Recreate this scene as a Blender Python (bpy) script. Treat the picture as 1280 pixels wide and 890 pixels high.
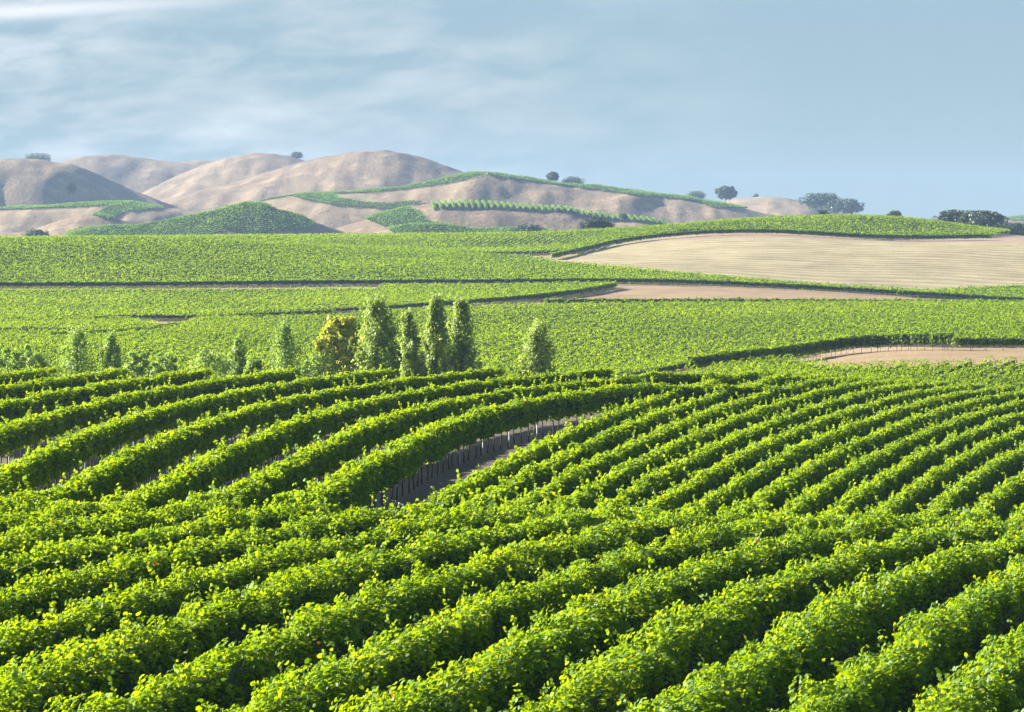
import bpy, math
import numpy as np

# ------------------------------------------------------------------ camera, sky, sun
scene = bpy.context.scene
for o in list(bpy.data.objects):
    bpy.data.objects.remove(o)
rad = math.radians
CAMZ = 9.0                       # eye height above the vineyard floor (m)
F, U0, V0 = 3600.0, 640.0, 330.0  # focal length and horizon of a 1280 px wide picture
cam = bpy.data.objects.new("camera", bpy.data.cameras.new("camera"))
scene.collection.objects.link(cam)
scene.camera = cam
cam.location = (0, 0, CAMZ)
cam.rotation_euler = (rad(90), 0, 0)
cam.data.sensor_width = 36.0
cam.data.lens = 36.0 * F / 1280
cam.data.shift_y = -(445 - V0) / 1280
cam.data.clip_start = 0.5
cam.data.clip_end = 12000

SUN_EL, SUN_AZ = rad(24), rad(-68)       # azimuth from +Y (view direction), negative = left
sun = bpy.data.objects.new("sun", bpy.data.lights.new("sun", 'SUN'))
scene.collection.objects.link(sun)
sun.data.energy = 5.0
sun.data.angle = rad(0.5)
sun.data.color = (1.0, 0.93, 0.80)
sun.rotation_euler = (rad(90) - SUN_EL, 0, -SUN_AZ + rad(180))

scene.view_settings.view_transform = 'Standard'
scene.view_settings.look = 'None'
scene.view_settings.gamma = 1
scene.view_settings.exposure = 2.03
scene.render.resolution_x, scene.render.resolution_y = 1280, 890
scene.render.engine = 'CYCLES'
scene.cycles.max_bounces = 6
scene.cycles.diffuse_bounces = 2
scene.cycles.transmission_bounces = 4
scene.cycles.volume_bounces = 0

world = bpy.data.worlds.new("World")
scene.world = world
world.use_nodes = True
nt = world.node_tree
N, L = nt.nodes, nt.links
N.clear()


def node(tree, kind, **kw):
    n = tree.nodes.new(kind)
    for k, v in kw.items():
        setattr(n, k, v)
    return n


def setin(n, **kw):
    for k, v in kw.items():
        n.inputs[k.replace('_', ' ')].default_value = v
    return n


def mth(tree, op, a, b=None, c=None, clamp=False):
    n = tree.nodes.new('ShaderNodeMath')
    n.operation = op
    n.use_clamp = clamp
    for i, s in enumerate((a, b, c)):
        if s is None:
            continue
        if isinstance(s, (int, float)):
            n.inputs[i].default_value = s
        else:
            tree.links.new(s, n.inputs[i])
    return n.outputs[0]


out = node(nt, 'ShaderNodeOutputWorld')
bg = node(nt, 'ShaderNodeBackground')
sky = node(nt, 'ShaderNodeTexSky', sky_type='NISHITA', sun_disc=False)
sky.sun_elevation = SUN_EL
sky.sun_rotation = SUN_AZ
sky.altitude = 0
sky.air_density = 1.0
sky.dust_density = 0.6
sky.ozone_density = 2.0
tc = node(nt, 'ShaderNodeTexCoord')
sep = node(nt, 'ShaderNodeSeparateXYZ')
L.new(tc.outputs['Generated'], sep.inputs[0])
azm = mth(nt, 'ARCTAN2', sep.outputs[0], sep.outputs[1])     # azimuth, 0 = view direction
elv = mth(nt, 'ARCSINE', sep.outputs[2])
comb = node(nt, 'ShaderNodeCombineXYZ')
L.new(mth(nt, 'MULTIPLY', azm, 15.0), comb.inputs[0])
L.new(mth(nt, 'MULTIPLY_ADD', elv, 50.0, mth(nt, 'MULTIPLY', azm, -3.0)), comb.inputs[1])
nz = node(nt, 'ShaderNodeTexNoise')
setin(nz, Scale=1.25, Detail=8.0, Roughness=0.57, Distortion=0.25)
L.new(comb.outputs[0], nz.inputs['Vector'])
comb2 = node(nt, 'ShaderNodeCombineXYZ')
L.new(mth(nt, 'MULTIPLY', azm, 5.0), comb2.inputs[0])
L.new(mth(nt, 'MULTIPLY', elv, 26.0), comb2.inputs[1])
nz2 = node(nt, 'ShaderNodeTexNoise')
setin(nz2, Scale=1.0, Detail=2.0)
L.new(comb2.outputs[0], nz2.inputs['Vector'])
# thin cirrus: more of it to the left of the view than to the right
wl = mth(nt, 'MULTIPLY_ADD', azm, -3.4, 0.34, clamp=True)
wl = mth(nt, 'MINIMUM', wl, 0.85)
c1 = mth(nt, 'MULTIPLY_ADD', nz.outputs['Fac'], 3.8, -1.55, clamp=True)
c2 = mth(nt, 'MULTIPLY_ADD', nz2.outputs['Fac'], 2.6, -0.45, clamp=True)
cl = mth(nt, 'MULTIPLY', mth(nt, 'MULTIPLY', c1, c2), wl, clamp=True)
# one brighter cirrus streak high on the left
lin = mth(nt, 'SUBTRACT', elv, mth(nt, 'MULTIPLY_ADD', azm, 0.075, 0.0992))
lin = mth(nt, 'ADD', lin, mth(nt, 'MULTIPLY_ADD', nz.outputs['Fac'], 0.008, -0.004))
stk = mth(nt, 'EXPONENT', mth(nt, 'MULTIPLY', mth(nt, 'MULTIPLY', lin, lin), -90000.0))
stk = mth(nt, 'MULTIPLY', stk, mth(nt, 'MULTIPLY_ADD', azm, -11.0, -0.75, clamp=True))
cl = mth(nt, 'MAXIMUM', cl, mth(nt, 'MULTIPLY', stk, 0.9))
# a low veil that thins out above two and a half degrees
hz = mth(nt, 'MULTIPLY_ADD', elv, -9.0, 0.9, clamp=True)
mixh = node(nt, 'ShaderNodeMix', data_type='RGBA')
L.new(mth(nt, 'MULTIPLY_ADD', elv, -8.0, 1.7, clamp=True), mixh.inputs['Factor'])
L.new(sky.outputs[0], mixh.inputs['A'])
ramp = node(nt, 'ShaderNodeMix', data_type='RGBA')
L.new(mth(nt, 'MULTIPLY_ADD', elv, 9.0, 0.0, clamp=True), ramp.inputs['Factor'])
ramp.inputs['A'].default_value = (1.78, 2.15, 1.95, 1)
ramp.inputs['B'].default_value = (1.6, 2.42, 2.9, 1)
L.new(ramp.outputs['Result'], mixh.inputs['B'])
mixc = node(nt, 'ShaderNodeMix', data_type='RGBA')
L.new(cl, mixc.inputs['Factor'])
L.new(mixh.outputs['Result'], mixc.inputs['A'])
mixc.inputs['B'].default_value = (4.9, 4.85, 4.75, 1)
L.new(mixc.outputs['Result'], bg.inputs[0])
bg.inputs[1].default_value = 0.05
L.new(bg.outputs[0], out.inputs[0])

# ------------------------------------------------------------------ helpers
rng = np.random.default_rng(7)
COL = scene.collection


def sstep(a, b, x):
    t = np.clip((x - a) / (b - a), 0, 1)
    return t * t * (3 - 2 * t)


def hash2(ix, iy, seed):
    h = (ix.astype(np.int64) * 374761393 + iy.astype(np.int64) * 668265263 + seed * 1274126177) & 0x7fffffff
    h = ((h ^ (h >> 13)) * 1274126177) & 0x7fffffff
    h = (h ^ (h >> 16)) & 0xffff
    return h / 65535.0


def vnoise(x, y, seed=0):
    ix, iy = np.floor(x), np.floor(y)
    fx, fy = x - ix, y - iy
    fx = fx * fx * fx * (fx * (fx * 6 - 15) + 10)
    fy = fy * fy * fy * (fy * (fy * 6 - 15) + 10)
    a, b = hash2(ix, iy, seed), hash2(ix + 1, iy, seed)
    c, d = hash2(ix, iy + 1, seed), hash2(ix + 1, iy + 1, seed)
    return (a + (b - a) * fx) * (1 - fy) + (c + (d - c) * fx) * fy


def fbm(x, y, seed=0, octv=4):
    s, a, t = 0.0, 1.0, 0.0
    for i in range(octv):
        s = s + a * vnoise(x * 2 ** i + 17.3 * i, y * 2 ** i - 9.1 * i, seed + i)
        t += a
        a *= 0.5
    return s / t * 2 - 1


def make_mesh(name, verts, faces=None, tris=None, smooth=False, attrs=None, colour=None, quads=None):
    """verts (n,3); tris/quads (m,3|4) arrays"""
    me = bpy.data.meshes.new(name)
    idx, starts = [], []
    off = 0
    for arr, k in ((tris, 3), (quads, 4)):
        if arr is None or len(arr) == 0:
            continue
        arr = np.asarray(arr, dtype=np.int32)
        idx.append(arr.ravel())
        starts.append(off + np.arange(len(arr), dtype=np.int32) * k)
        off += arr.size
    idx = np.concatenate(idx)
    starts = np.concatenate(starts)
    me.vertices.add(len(verts))
    me.vertices.foreach_set('co', np.asarray(verts, dtype=np.float32).ravel())
    me.loops.add(len(idx))
    me.loops.foreach_set('vertex_index', idx)
    me.polygons.add(len(starts))
    me.polygons.foreach_set('loop_start', starts)
    me.update(calc_edges=True)
    if smooth:
        me.polygons.foreach_set('use_smooth', np.ones(len(starts), dtype=bool))
    if attrs:
        for an, (dom, val) in attrs.items():
            a = me.attributes.new(an, 'FLOAT', dom)
            a.data.foreach_set('value', np.asarray(val, dtype=np.float32))
    if colour is not None:
        a = me.color_attributes.new('albedo', 'FLOAT_COLOR', 'POINT')
        c4 = np.ones((len(verts), 4), dtype=np.float32)
        c4[:, :3] = colour
        a.data.foreach_set('color', c4.ravel())
    return me


def obj(name, me, mat=None, parent=None, loc=None):
    o = bpy.data.objects.new(name, me)
    COL.objects.link(o)
    if mat is not None and me is not None and not me.materials:
        me.materials.append(mat)
    if parent is not None:
        o.parent = parent
    if loc is not None:
        o.location = loc
    return o


def tag(o, label=None, cat=None, group=None, kind=None):
    if label:
        o['label'] = label
    if cat:
        o['category'] = cat
    if group:
        o['group'] = group
    if kind:
        o['kind'] = kind
    return o


def inpoly(u, v, poly):
    u, v = np.asarray(u, float), np.asarray(v, float)
    c = np.zeros(u.shape, bool)
    n = len(poly)
    for i in range(n):
        x1, y1 = poly[i]
        x2, y2 = poly[(i + 1) % n]
        m = ((y1 > v) != (y2 > v)) & (u < (x2 - x1) * (v - y1) / (y2 - y1 + 1e-12) + x1)
        c ^= m
    return c


# ------------------------------------------------------------------ terrain height field  Z(u, D), camera height = 0
def pl(x, pts):
    xs, ys = zip(*pts)
    return np.interp(x, xs, ys)


def pls(x, pts):       # softened polyline
    return (pl(x - 22, pts) + 2 * pl(x - 8, pts) + 2 * pl(x + 8, pts) + pl(x + 22, pts)) / 6


CREST = [85, 82.5, 80, 77.5, 76]


def near_z(X, D):
    uu = U0 + F * X / np.maximum(D, 5.0)
    brow = np.interp(uu, [0, 350, 560, 900, 1280], CREST) - 1.0
    over = np.maximum(0, D - brow)
    zA = -8.9 - 0.084 * (over - 2.0 * (1 - np.exp(-over / 2.0)))      # the block rolls over its brow
    zB = -9.6 + 0 * X
    zC = -10.15 - 0.11 * np.clip(X, -10, 60) + 0.02 * (D - 115)
    xb = -4.4 + (D - 103) * 0.172
    t = sstep(xb - 1.8, xb + 1.8, X)
    zBC = zB * (1 - t) + zC * t
    s = sstep(87, 103, D)
    return zA * (1 - s) + zBC * s


UC = np.array([-300, 0, 160, 320, 480, 640, 800, 960, 1120, 1280, 1600.])
FEAT = [
    (268, [530, 530, 530, 530, 530, 528, 515, 490, 497, 502, 505]),
    (300, [520, 520, 518, 514, 512, 510, 504, 481, 484, 486, 488]),
    (328, [506, 506, 504, 502, 500, 497, 490, 472, 470, 467, 466]),
    (362, [492, 492, 492, 491, 490, 486, 478, 460, 449, 447, 447]),
    (405, [474, 474, 474, 474, 474, 471, 467, 455, 439, 437, 437]),
    (500, [436, 436, 436, 437, 436, 432, 428, 420, 415, 412, 412]),
    (640, [402, 403, 402, 400, 393, 387, 385, 384, 384, 386, 390]),
    (790, [363, 363, 363, 361, 360, 359, 358, 363, 371, 381, 392]),
    (850, [341, 341, 338, 337, 339, 342, 344, 353, 363, 369, 372]),
    (960, [304, 303, 300, 306, 317, 322, 314, 307, 311, 314, 320]),
    (1005, [312, 312, 312, 312, 315, 317, 302, 295, 303, 302, 304]),
    (1120, [303, 303, 302, 300, 299, 297, 292, 277, 274, 300, 312]),
]


def pchip_cols(Dk, Zk, D):
    """Dk (K,), Zk (K,nu) -> (nD,nu) monotone-ish cubic"""
    h = np.diff(Dk)[:, None]
    d = np.diff(Zk, axis=0) / h
    m = np.zeros_like(Zk)
    w1 = 2 * h[1:] + h[:-1]
    w2 = h[1:] + 2 * h[:-1]
    same = (d[1:] * d[:-1]) > 0
    with np.errstate(all='ignore'):
        hm = (w1 + w2) / (w1 / d[:-1] + w2 / d[1:])
    # a softer tangent than true pchip, so crests stay round
    avg = 0.35 * (d[1:] + d[:-1])
    m[1:-1] = np.where(same, hm, avg)
    m[0], m[-1] = d[0], d[-1]
    i = np.clip(np.searchsorted(Dk, D, side='right') - 1, 0, len(Dk) - 2)
    t = ((D - Dk[i]) / (Dk[i + 1] - Dk[i]))[:, None]
    hh = (Dk[i + 1] - Dk[i])[:, None]
    return ((1 + 2 * t) * (1 - t) ** 2 * Zk[i] + t * (1 - t) ** 2 * hh * m[i]
            + t * t * (3 - 2 * t) * Zk[i + 1] + t * t * (t - 1) * hh * m[i + 1])


HILLS = [
    # crest line (u, v), distance, front reach, back reach, spur lean
    ([(-600, 222), (-300, 210), (-100, 202), (0, 200), (38, 197), (62, 202), (98, 206), (130, 222), (160, 236), (200, 250), (250, 275), (300, 310)], 2650, 330, 300, 0.10),
    ([(0, 262), (50, 228), (75, 204), (100, 196), (138, 192), (165, 195), (190, 199), (215, 203), (250, 205), (290, 215), (340, 250)], 3500, 420, 300, 0.12),
    ([(160, 236), (190, 215), (220, 203), (250, 199), (280, 203), (330, 230), (360, 262)], 3900, 500, 300, 0.0),
    ([(90, 285), (150, 256), (182, 240), (210, 223), (250, 208), (288, 195), (320, 190), (345, 191), (370, 197), (420, 214), (470, 240), (520, 280)], 3150, 420, 300, -0.16),
    ([(100, 300), (160, 262), (205, 250), (250, 238), (300, 226), (350, 209), (400, 197), (440, 190), (478, 187), (510, 192), (550, 206), (580, 217), (620, 240), (660, 262), (720, 300)], 2800, 430, 300, -0.18),
    ([(-600, 268), (-300, 262), (0, 262), (60, 259), (110, 255), (150, 252), (190, 256), (230, 264), (280, 264), (320, 254), (380, 244), (450, 240), (520, 233), (565, 221), (598, 216), (650, 222), (700, 229), (760, 235), (820, 243), (880, 252), (930, 261), (980, 272), (1060, 290), (1200, 320)], 2280, 330, 260, -0.10),
    ([(780, 300), (840, 268), (880, 256), (920, 248), (952, 245), (990, 250), (1030, 260), (1080, 270), (1130, 278), (1200, 281), (1250, 274), (1290, 270), (1500, 262), (2000, 270)], 2950, 420, 300, -0.1),
    ([(340, 315), (400, 292), (450, 277), (500, 262), (538, 252), (590, 254), (640, 257), (700, 262), (760, 269), (830, 278), (900, 292), (980, 310)], 1880, 250, 160, -0.12),
    ([(-600, 290), (-200, 285), (0, 290), (30, 292), (70, 277), (105, 269), (140, 272), (180, 284), (240, 305)], 1960, 240, 160, -0.08),
    ([(0, 312), (40, 302), (82, 292), (140, 285), (200, 279), (235, 272), (275, 264), (300, 256), (326, 254), (350, 261), (400, 280), (450, 298), (520, 325)], 1700, 220, 160, 0.14),
    ([(400, 305), (460, 292), (520, 282), (600, 285), (700, 289), (790, 285), (860, 284), (920, 300)], 1640, 190, 120, 0.0),
]


def hills_z(u, D):
    X = (u - U0) / F * D
    base = -26.0 + 4 * fbm(X / 300, D / 300, 40, 3)
    acc = np.zeros(np.broadcast(u, D).shape)
    K = 0.55
    acc = np.exp(K * base * 0.5) + 0 * acc
    for hi, (cr, Dc, wf, wb, lean) in enumerate(HILLS):
        du = (Dc - D)
        uu = U0 + X / Dc * F                       # crest position straight ahead in the world
        front = du > 0
        uu = uu + np.where(front, lean * du, 0)
        zc = (V0 - pls(uu, cr)) / F * Dc
        far_out = (uu < cr[0][0]) | (uu > cr[-1][0])
        t = np.clip(np.where(front, du / wf, -du / wb), 0, 1.6)
        prof = np.where(t < 1, 0.5 + 0.5 * np.cos(np.pi * np.clip(t, 0, 1)), 0) ** 0.85
        zb = -30.0
        z = zb + (zc - zb) * prof
        # gullies and spurs running down the front of each hill
        s1 = 1 - np.sqrt(fbm(X / 85 + 0.004 * du + hi * 7.7, D / 380 + hi, 60 + hi, 3) ** 2 + 0.02) * 1.8
        s2 = fbm(X / 26 + hi * 3.1, D / 130, 80 + hi, 3)
        tt = np.clip(t, 0, 1)
        amp = np.sin(np.pi * tt) ** 0.8 * front
        z = z + amp * ((s1 - 0.5) * 5.0 + s2 * 2.6) * np.clip((zc + 30) / 60, 0.35, 1.5)
        z = np.where(far_out, -60, z)
        acc = acc + np.exp(K * np.clip(z, -60, 200) * 0.5)
    z = np.log(acc) / (K * 0.5)
    # fine relief
    return z + 1.1 * fbm(X / 11, D / 30, 7, 3)


UG = np.concatenate([np.arange(-2400, -200, 40.), np.arange(-200, 1480, 4.), np.arange(1480, 3700, 40.)])
DG = [12.0]
while DG[-1] < 5200:
    d = DG[-1]
    DG.append(d + max(0.35, d * (0.0062 if d < 1450 else 0.0042)))
DG = np.array(DG)
ug, dg = np.meshgrid(UG, DG)
XG = (ug - U0) / F * dg
ZG = near_z(XG, dg)
cl_u = np.clip(UG, -300, 1600)


def colint(vals):       # smooth interpolation of feature heights across u
    a = np.interp(cl_u, UC, vals)
    k = 0
    for s in (-60, -30, 0, 30, 60):
        k = k + np.interp(np.clip(cl_u + s, -300, 1600), UC, vals)
    return k / 5


Dk = [200.0, 215.0]
xk = (cl_u - U0) / F
Zk = [near_z(xk * 200, 200.0), near_z(xk * 215, 215.0)]
for D_, vs in FEAT:
    Dk.append(D_)
    Zk.append((V0 - colint(vs)) / F * D_)
Dk += [1330.0, 1500.0]
Zk += [np.full_like(cl_u, -24.0), np.full_like(cl_u, -26.0)]
Dk, Zk = np.array(Dk), np.array(Zk)
mid = (DG >= 215) & (DG < 1500)
ZG[mid] = pchip_cols(Dk, Zk, DG[mid])
far = DG >= 1330
hzv = hills_z(ug[far], dg[far])
w = sstep(1330, 1500, dg[far])
basez = np.where(dg[far] < 1500, ZG[far], -26)
ZG[far] = basez * (1 - w) + hzv * w
# small natural unevenness
ZG += 0.05 * fbm(XG / 3, dg / 3, 3, 2) * sstep(40, 60, dg) * (dg < 1400)
LD = np.log(DG)


def gz(u, D):
    """height of the ground (camera height = 0) by bilinear lookup"""
    u = np.clip(np.asarray(u, float), UG[0], UG[-1] - 1e-3)
    D = np.clip(np.asarray(D, float), DG[0], DG[-1] - 1e-3)
    i = np.clip(np.searchsorted(DG, D, side='right') - 1, 0, len(DG) - 2)
    j = np.clip(np.searchsorted(UG, u, side='right') - 1, 0, len(UG) - 2)
    a = (D - DG[i]) / (DG[i + 1] - DG[i])
    b = (u - UG[j]) / (UG[j + 1] - UG[j])
    return (ZG[i, j] * (1 - a) * (1 - b) + ZG[i + 1, j] * a * (1 - b) + ZG[i, j + 1] * (1 - a) * b + ZG[i + 1, j + 1] * a * b)


def gxy(X, D):
    return gz(U0 + F * np.asarray(X) / np.asarray(D), D)


def hit(u, v, D0, D1):
    """distance at which the sight line through (u, v) meets the ground between D0 and D1"""
    D = np.linspace(D0, D1, 900)
    vv = V0 - F * gz(np.full_like(D, u), D) / D
    below = vv <= v
    k = np.argmax(below)
    if not below.any():
        return D[np.argmin(vv)]
    return D[k]


# ------------------------------------------------------------------ materials
def mat_new(name):
    m = bpy.data.materials.new(name)
    m.use_nodes = True
    m.node_tree.nodes.clear()
    o = m.node_tree.nodes.new('ShaderNodeOutputMaterial')
    return m, m.node_tree, o


def leaf_mat(name, cols, trans, tw=0.45, gloss=0.10, rough=0.45):
    """cols: ramp [(pos, rgb)], by a random number stored per leaf"""
    m, t, o = mat_new(name)
    at = node(t, 'ShaderNodeAttribute', attribute_name='rnd')
    cr = node(t, 'ShaderNodeValToRGB')
    e = cr.color_ramp.elements
    while len(e) < len(cols):
        e.new(0.5)
    for el, (p, c) in zip(e, cols):
        el.position = p
        el.color = (*c, 1)
    t.links.new(at.outputs['Fac'], cr.inputs[0])
    geo = node(t, 'ShaderNodeNewGeometry')
    nzt = node(t, 'ShaderNodeTexNoise')
    setin(nzt, Scale=0.35, Detail=3.0)
    t.links.new(geo.outputs['Position'], nzt.inputs['Vector'])
    hsv = node(t, 'ShaderNodeHueSaturation')
    t.links.new(mth(t, 'MULTIPLY_ADD', nzt.outputs['Fac'], 0.5, 0.75), hsv.inputs['Value'])
    t.links.new(mth(t, 'MULTIPLY_ADD', nzt.outputs['Fac'], -0.03, 0.515), hsv.inputs['Hue'])
    t.links.new(cr.outputs[0], hsv.inputs['Color'])
    dif = node(t, 'ShaderNodeBsdfDiffuse')
    t.links.new(hsv.outputs[0], dif.inputs[0])
    tr = node(t, 'ShaderNodeBsdfTranslucent')
    mx = node(t, 'ShaderNodeMix', data_type='RGBA', blend_type='MULTIPLY')
    mx.inputs['Factor'].default_value = 1
    t.links.new(hsv.outputs[0], mx.inputs['A'])
    mx.inputs['B'].default_value = (*trans, 1)
    t.links.new(mx.outputs['Result'], tr.inputs[0])
    ms = node(t, 'ShaderNodeMixShader')
    ms.inputs[0].default_value = tw
    t.links.new(dif.outputs[0], ms.inputs[1])
    t.links.new(tr.outputs[0], ms.inputs[2])
    gl = node(t, 'ShaderNodeBsdfGlossy')
    gl.inputs['Roughness'].default_value = rough
    gl.inputs['Color'].default_value = (0.9, 0.95, 0.9, 1)
    ms2 = node(t, 'ShaderNodeMixShader')
    ms2.inputs[0].default_value = gloss
    t.links.new(ms.outputs[0], ms2.inputs[1])
    t.links.new(gl.outputs[0], ms2.inputs[2])
    t.links.new(ms2.outputs[0], o.inputs[0])
    return m


M_VINE = leaf_mat('vine_leaf', [(0.0, (0.030, 0.080, 0.012)), (0.45, (0.082, 0.172, 0.011)), (0.80, (0.145, 0.260, 0.012)),
                                (0.965, (0.160, 0.300, 0.018)), (0.985, (0.16, 0.07, 0.02)), (1.0, (0.12, 0.012, 0.010))],
                  (3.0, 2.1, 0.3), tw=0.50, gloss=0.025, rough=0.55)
M_FIELD = leaf_mat('field_leaf', [(0.0, (0.028, 0.072, 0.008)), (0.5, (0.088, 0.175, 0.010)), (1.0, (0.165, 0.285, 0.012))],
                   (2.7, 2.0, 0.3), tw=0.50, gloss=0.01)
M_FAR = leaf_mat('far_leaf', [(0.0, (0.085, 0.165, 0.02)), (1.0, (0.155, 0.26, 0.03))], (1.8, 1.8, 1.2), tw=0.35, gloss=0.02)
M_POPLAR = leaf_mat('poplar_leaf', [(0.0, (0.12, 0.18, 0.035)), (0.6, (0.23, 0.32, 0.06)), (1.0, (0.36, 0.44, 0.12))], (1.7, 1.6, 1.1), tw=0.45, gloss=0.03)
M_POPLAR2 = leaf_mat('young_poplar_leaf', [(0.0, (0.10, 0.18, 0.03)), (0.6, (0.17, 0.27, 0.05)), (1.0, (0.32, 0.40, 0.13))], (1.8, 1.7, 1.1), tw=0.5, gloss=0.03)
M_GOLD = leaf_mat('turning_leaf', [(0.0, (0.15, 0.23, 0.02)), (0.6, (0.32, 0.38, 0.03)), (1.0, (0.56, 0.52, 0.05))], (1.8, 1.6, 1.0), tw=0.42, gloss=0.05)
M_OAK2 = leaf_mat('bush_leaf', [(0.0, (0.030, 0.060, 0.015)), (1.0, (0.09, 0.15, 0.03))], (1.6, 1.6, 0.9), tw=0.35, gloss=0.03)
M_OAK = leaf_mat('oak_leaf', [(0.0, (0.022, 0.040, 0.014)), (1.0, (0.055, 0.085, 0.028))], (1.4, 1.5, 1.0), tw=0.25, gloss=0.04)


def plain_mat(name, c1, c2, scale=8.0, rough=0.9, stretch=None):
    m, t, o = mat_new(name)
    b = node(t, 'ShaderNodeBsdfPrincipled')
    b.inputs['Roughness'].default_value = rough
    geo = node(t, 'ShaderNodeNewGeometry')
    nzt = node(t, 'ShaderNodeTexNoise')
    setin(nzt, Scale=scale, Detail=4.0)
    t.links.new(geo.outputs['Position'], nzt.inputs['Vector'])
    mx = node(t, 'ShaderNodeMix', data_type='RGBA')
    t.links.new(mth(t, 'MULTIPLY_ADD', nzt.outputs['Fac'], 2.0, -0.5, clamp=True), mx.inputs['Factor'])
    mx.inputs['A'].default_value = (*c1, 1)
    mx.inputs['B'].default_value = (*c2, 1)
    t.links.new(mx.outputs['Result'], b.inputs['Base Color'])
    t.links.new(b.outputs[0], o.inputs[0])
    return m


M_CORE = plain_mat('dark_core_filler', (0.015, 0.028, 0.008), (0.030, 0.045, 0.014), 3.0)  # opaque dark filler for the bodies added inside the rows
M_WOOD = plain_mat('vine_bark', (0.035, 0.026, 0.020), (0.075, 0.058, 0.045), 12.0)
M_BARK = plain_mat('tree_bark', (0.10, 0.085, 0.065), (0.19, 0.17, 0.14), 6.0)
M_STEEL = plain_mat('weathered_steel', (0.20, 0.21, 0.22), (0.34, 0.35, 0.36), 10.0, 0.55)
M_WHITE = plain_mat('white_plastic', (0.70, 0.70, 0.68), (0.82, 0.82, 0.80), 10.0, 0.5)


def ground_mat(name, fine, coarse, rows=False, tufts=0.0):
    m, t, o = mat_new(name)
    b = node(t, 'ShaderNodeBsdfPrincipled')
    b.inputs['Roughness'].default_value = 0.95
    b.inputs['Specular IOR Level'].default_value = 0.1
    at = node(t, 'ShaderNodeVertexColor', layer_name='albedo')
    am = node(t, 'ShaderNodeAttribute', attribute_name='mown')
    geo = node(t, 'ShaderNodeNewGeometry')
    n1 = node(t, 'ShaderNodeTexNoise')
    setin(n1, Scale=fine, Detail=6.0, Roughness=0.65)
    t.links.new(geo.outputs['Position'], n1.inputs['Vector'])
    n2 = node(t, 'ShaderNodeTexNoise')
    setin(n2, Scale=coarse, Detail=4.0, Roughness=0.6)
    t.links.new(geo.outputs['Position'], n2.inputs['Vector'])
    # swaths left by mowing, running across the slope
    sp = node(t, 'ShaderNodeSeparateXYZ')
    t.links.new(geo.outputs['Position'], sp.inputs[0])
    n3 = node(t, 'ShaderNodeTexNoise')
    setin(n3, Scale=0.012, Detail=1.0)
    t.links.new(geo.outputs['Position'], n3.inputs['Vector'])
    yy = mth(t, 'ADD', mth(t, 'MULTIPLY', sp.outputs[1], 0.95), mth(t, 'MULTIPLY', n3.outputs['Fac'], 60.0))
    yy = mth(t, 'ADD', yy, mth(t, 'MULTIPLY', n1.outputs['Fac'], 1.2))
    sw = mth(t, 'SINE', yy)
    mp = node(t, 'ShaderNodeMapping')
    mp.inputs['Scale'].default_value = (0.05, 0.55, 0.55)
    t.links.new(geo.outputs['Position'], mp.inputs[0])
    n6 = node(t, 'ShaderNodeTexNoise')
    setin(n6, Scale=1.0, Detail=4.0, Roughness=0.7)
    t.links.new(mp.outputs[0], n6.inputs['Vector'])
    sw = mth(t, 'ADD', mth(t, 'MULTIPLY', sw, 0.5), mth(t, 'MULTIPLY_ADD', n6.outputs['Fac'], 4.0, -2.0))
    swm = mth(t, 'MULTIPLY', mth(t, 'MULTIPLY', sw, am.outputs['Fac']), 0.34)
    f1 = mth(t, 'MULTIPLY_ADD', n1.outputs['Fac'], 1.1, 0.45)
    f2 = mth(t, 'MULTIPLY_ADD', n2.outputs['Fac'], 0.9, 0.55)
    f = mth(t, 'ADD', mth(t, 'MULTIPLY', f1, f2), swm)
    hsv = node(t, 'ShaderNodeHueSaturation')
    t.links.new(at.outputs[0], hsv.inputs['Color'])
    t.links.new(f, hsv.inputs['Value'])
    # sparse green weeds and straw
    n4 = node(t, 'ShaderNodeTexNoise')
    setin(n4, Scale=fine * 0.6, Detail=3.0)
    t.links.new(geo.outputs['Position'], n4.inputs['Vector'])
    wf = mth(t, 'MULTIPLY_ADD', n4.outputs['Fac'], 6.0, -3.75, clamp=True)
    mx = node(t, 'ShaderNodeMix', data_type='RGBA')
    t.links.new(mth(t, 'MULTIPLY', wf, 0.55), mx.inputs['Factor'])
    t.links.new(hsv.outputs[0], mx.inputs['A'])
    mx.inputs['B'].default_value = (0.16, 0.17, 0.05, 1)
    res = mx.outputs['Result']
    if tufts:
        # darker scrub and bare lighter patches over the dry grass
        for sc, lo, amt, rgb in ((0.10, 3.0, 0.75, (0.070, 0.062, 0.045)), (0.028, 1.6, 0.5, (0.10, 0.085, 0.07)), (0.05, 2.3, 0.6, (0.36, 0.26, 0.16))):
            n5 = node(t, 'ShaderNodeTexNoise')
            setin(n5, Scale=sc, Detail=6.0, Roughness=0.7)
            t.links.new(geo.outputs['Position'], n5.inputs['Vector'])
            m5 = node(t, 'ShaderNodeMix', data_type='RGBA')
            t.links.new(mth(t, 'MULTIPLY', mth(t, 'MULTIPLY_ADD', n5.outputs['Fac'], 7.0, -lo - 0.7 if sc == 0.10 else -3.6, clamp=True), amt), m5.inputs['Factor'])
            t.links.new(res, m5.inputs['A'])
            m5.inputs['B'].default_value = (*rgb, 1)
            res = m5.outputs['Result']
    t.links.new(res, b.inputs['Base Color'])
    bp = node(t, 'ShaderNodeBump')
    bp.inputs['Strength'].default_value = 0.6
    bp.inputs['Distance'].default_value = 0.5 / fine
    t.links.new(n1.outputs['Fac'], bp.inputs['Height'])
    t.links.new(bp.outputs[0], b.inputs['Normal'])
    t.links.new(b.outputs[0], o.inputs[0])
    return m


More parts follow.
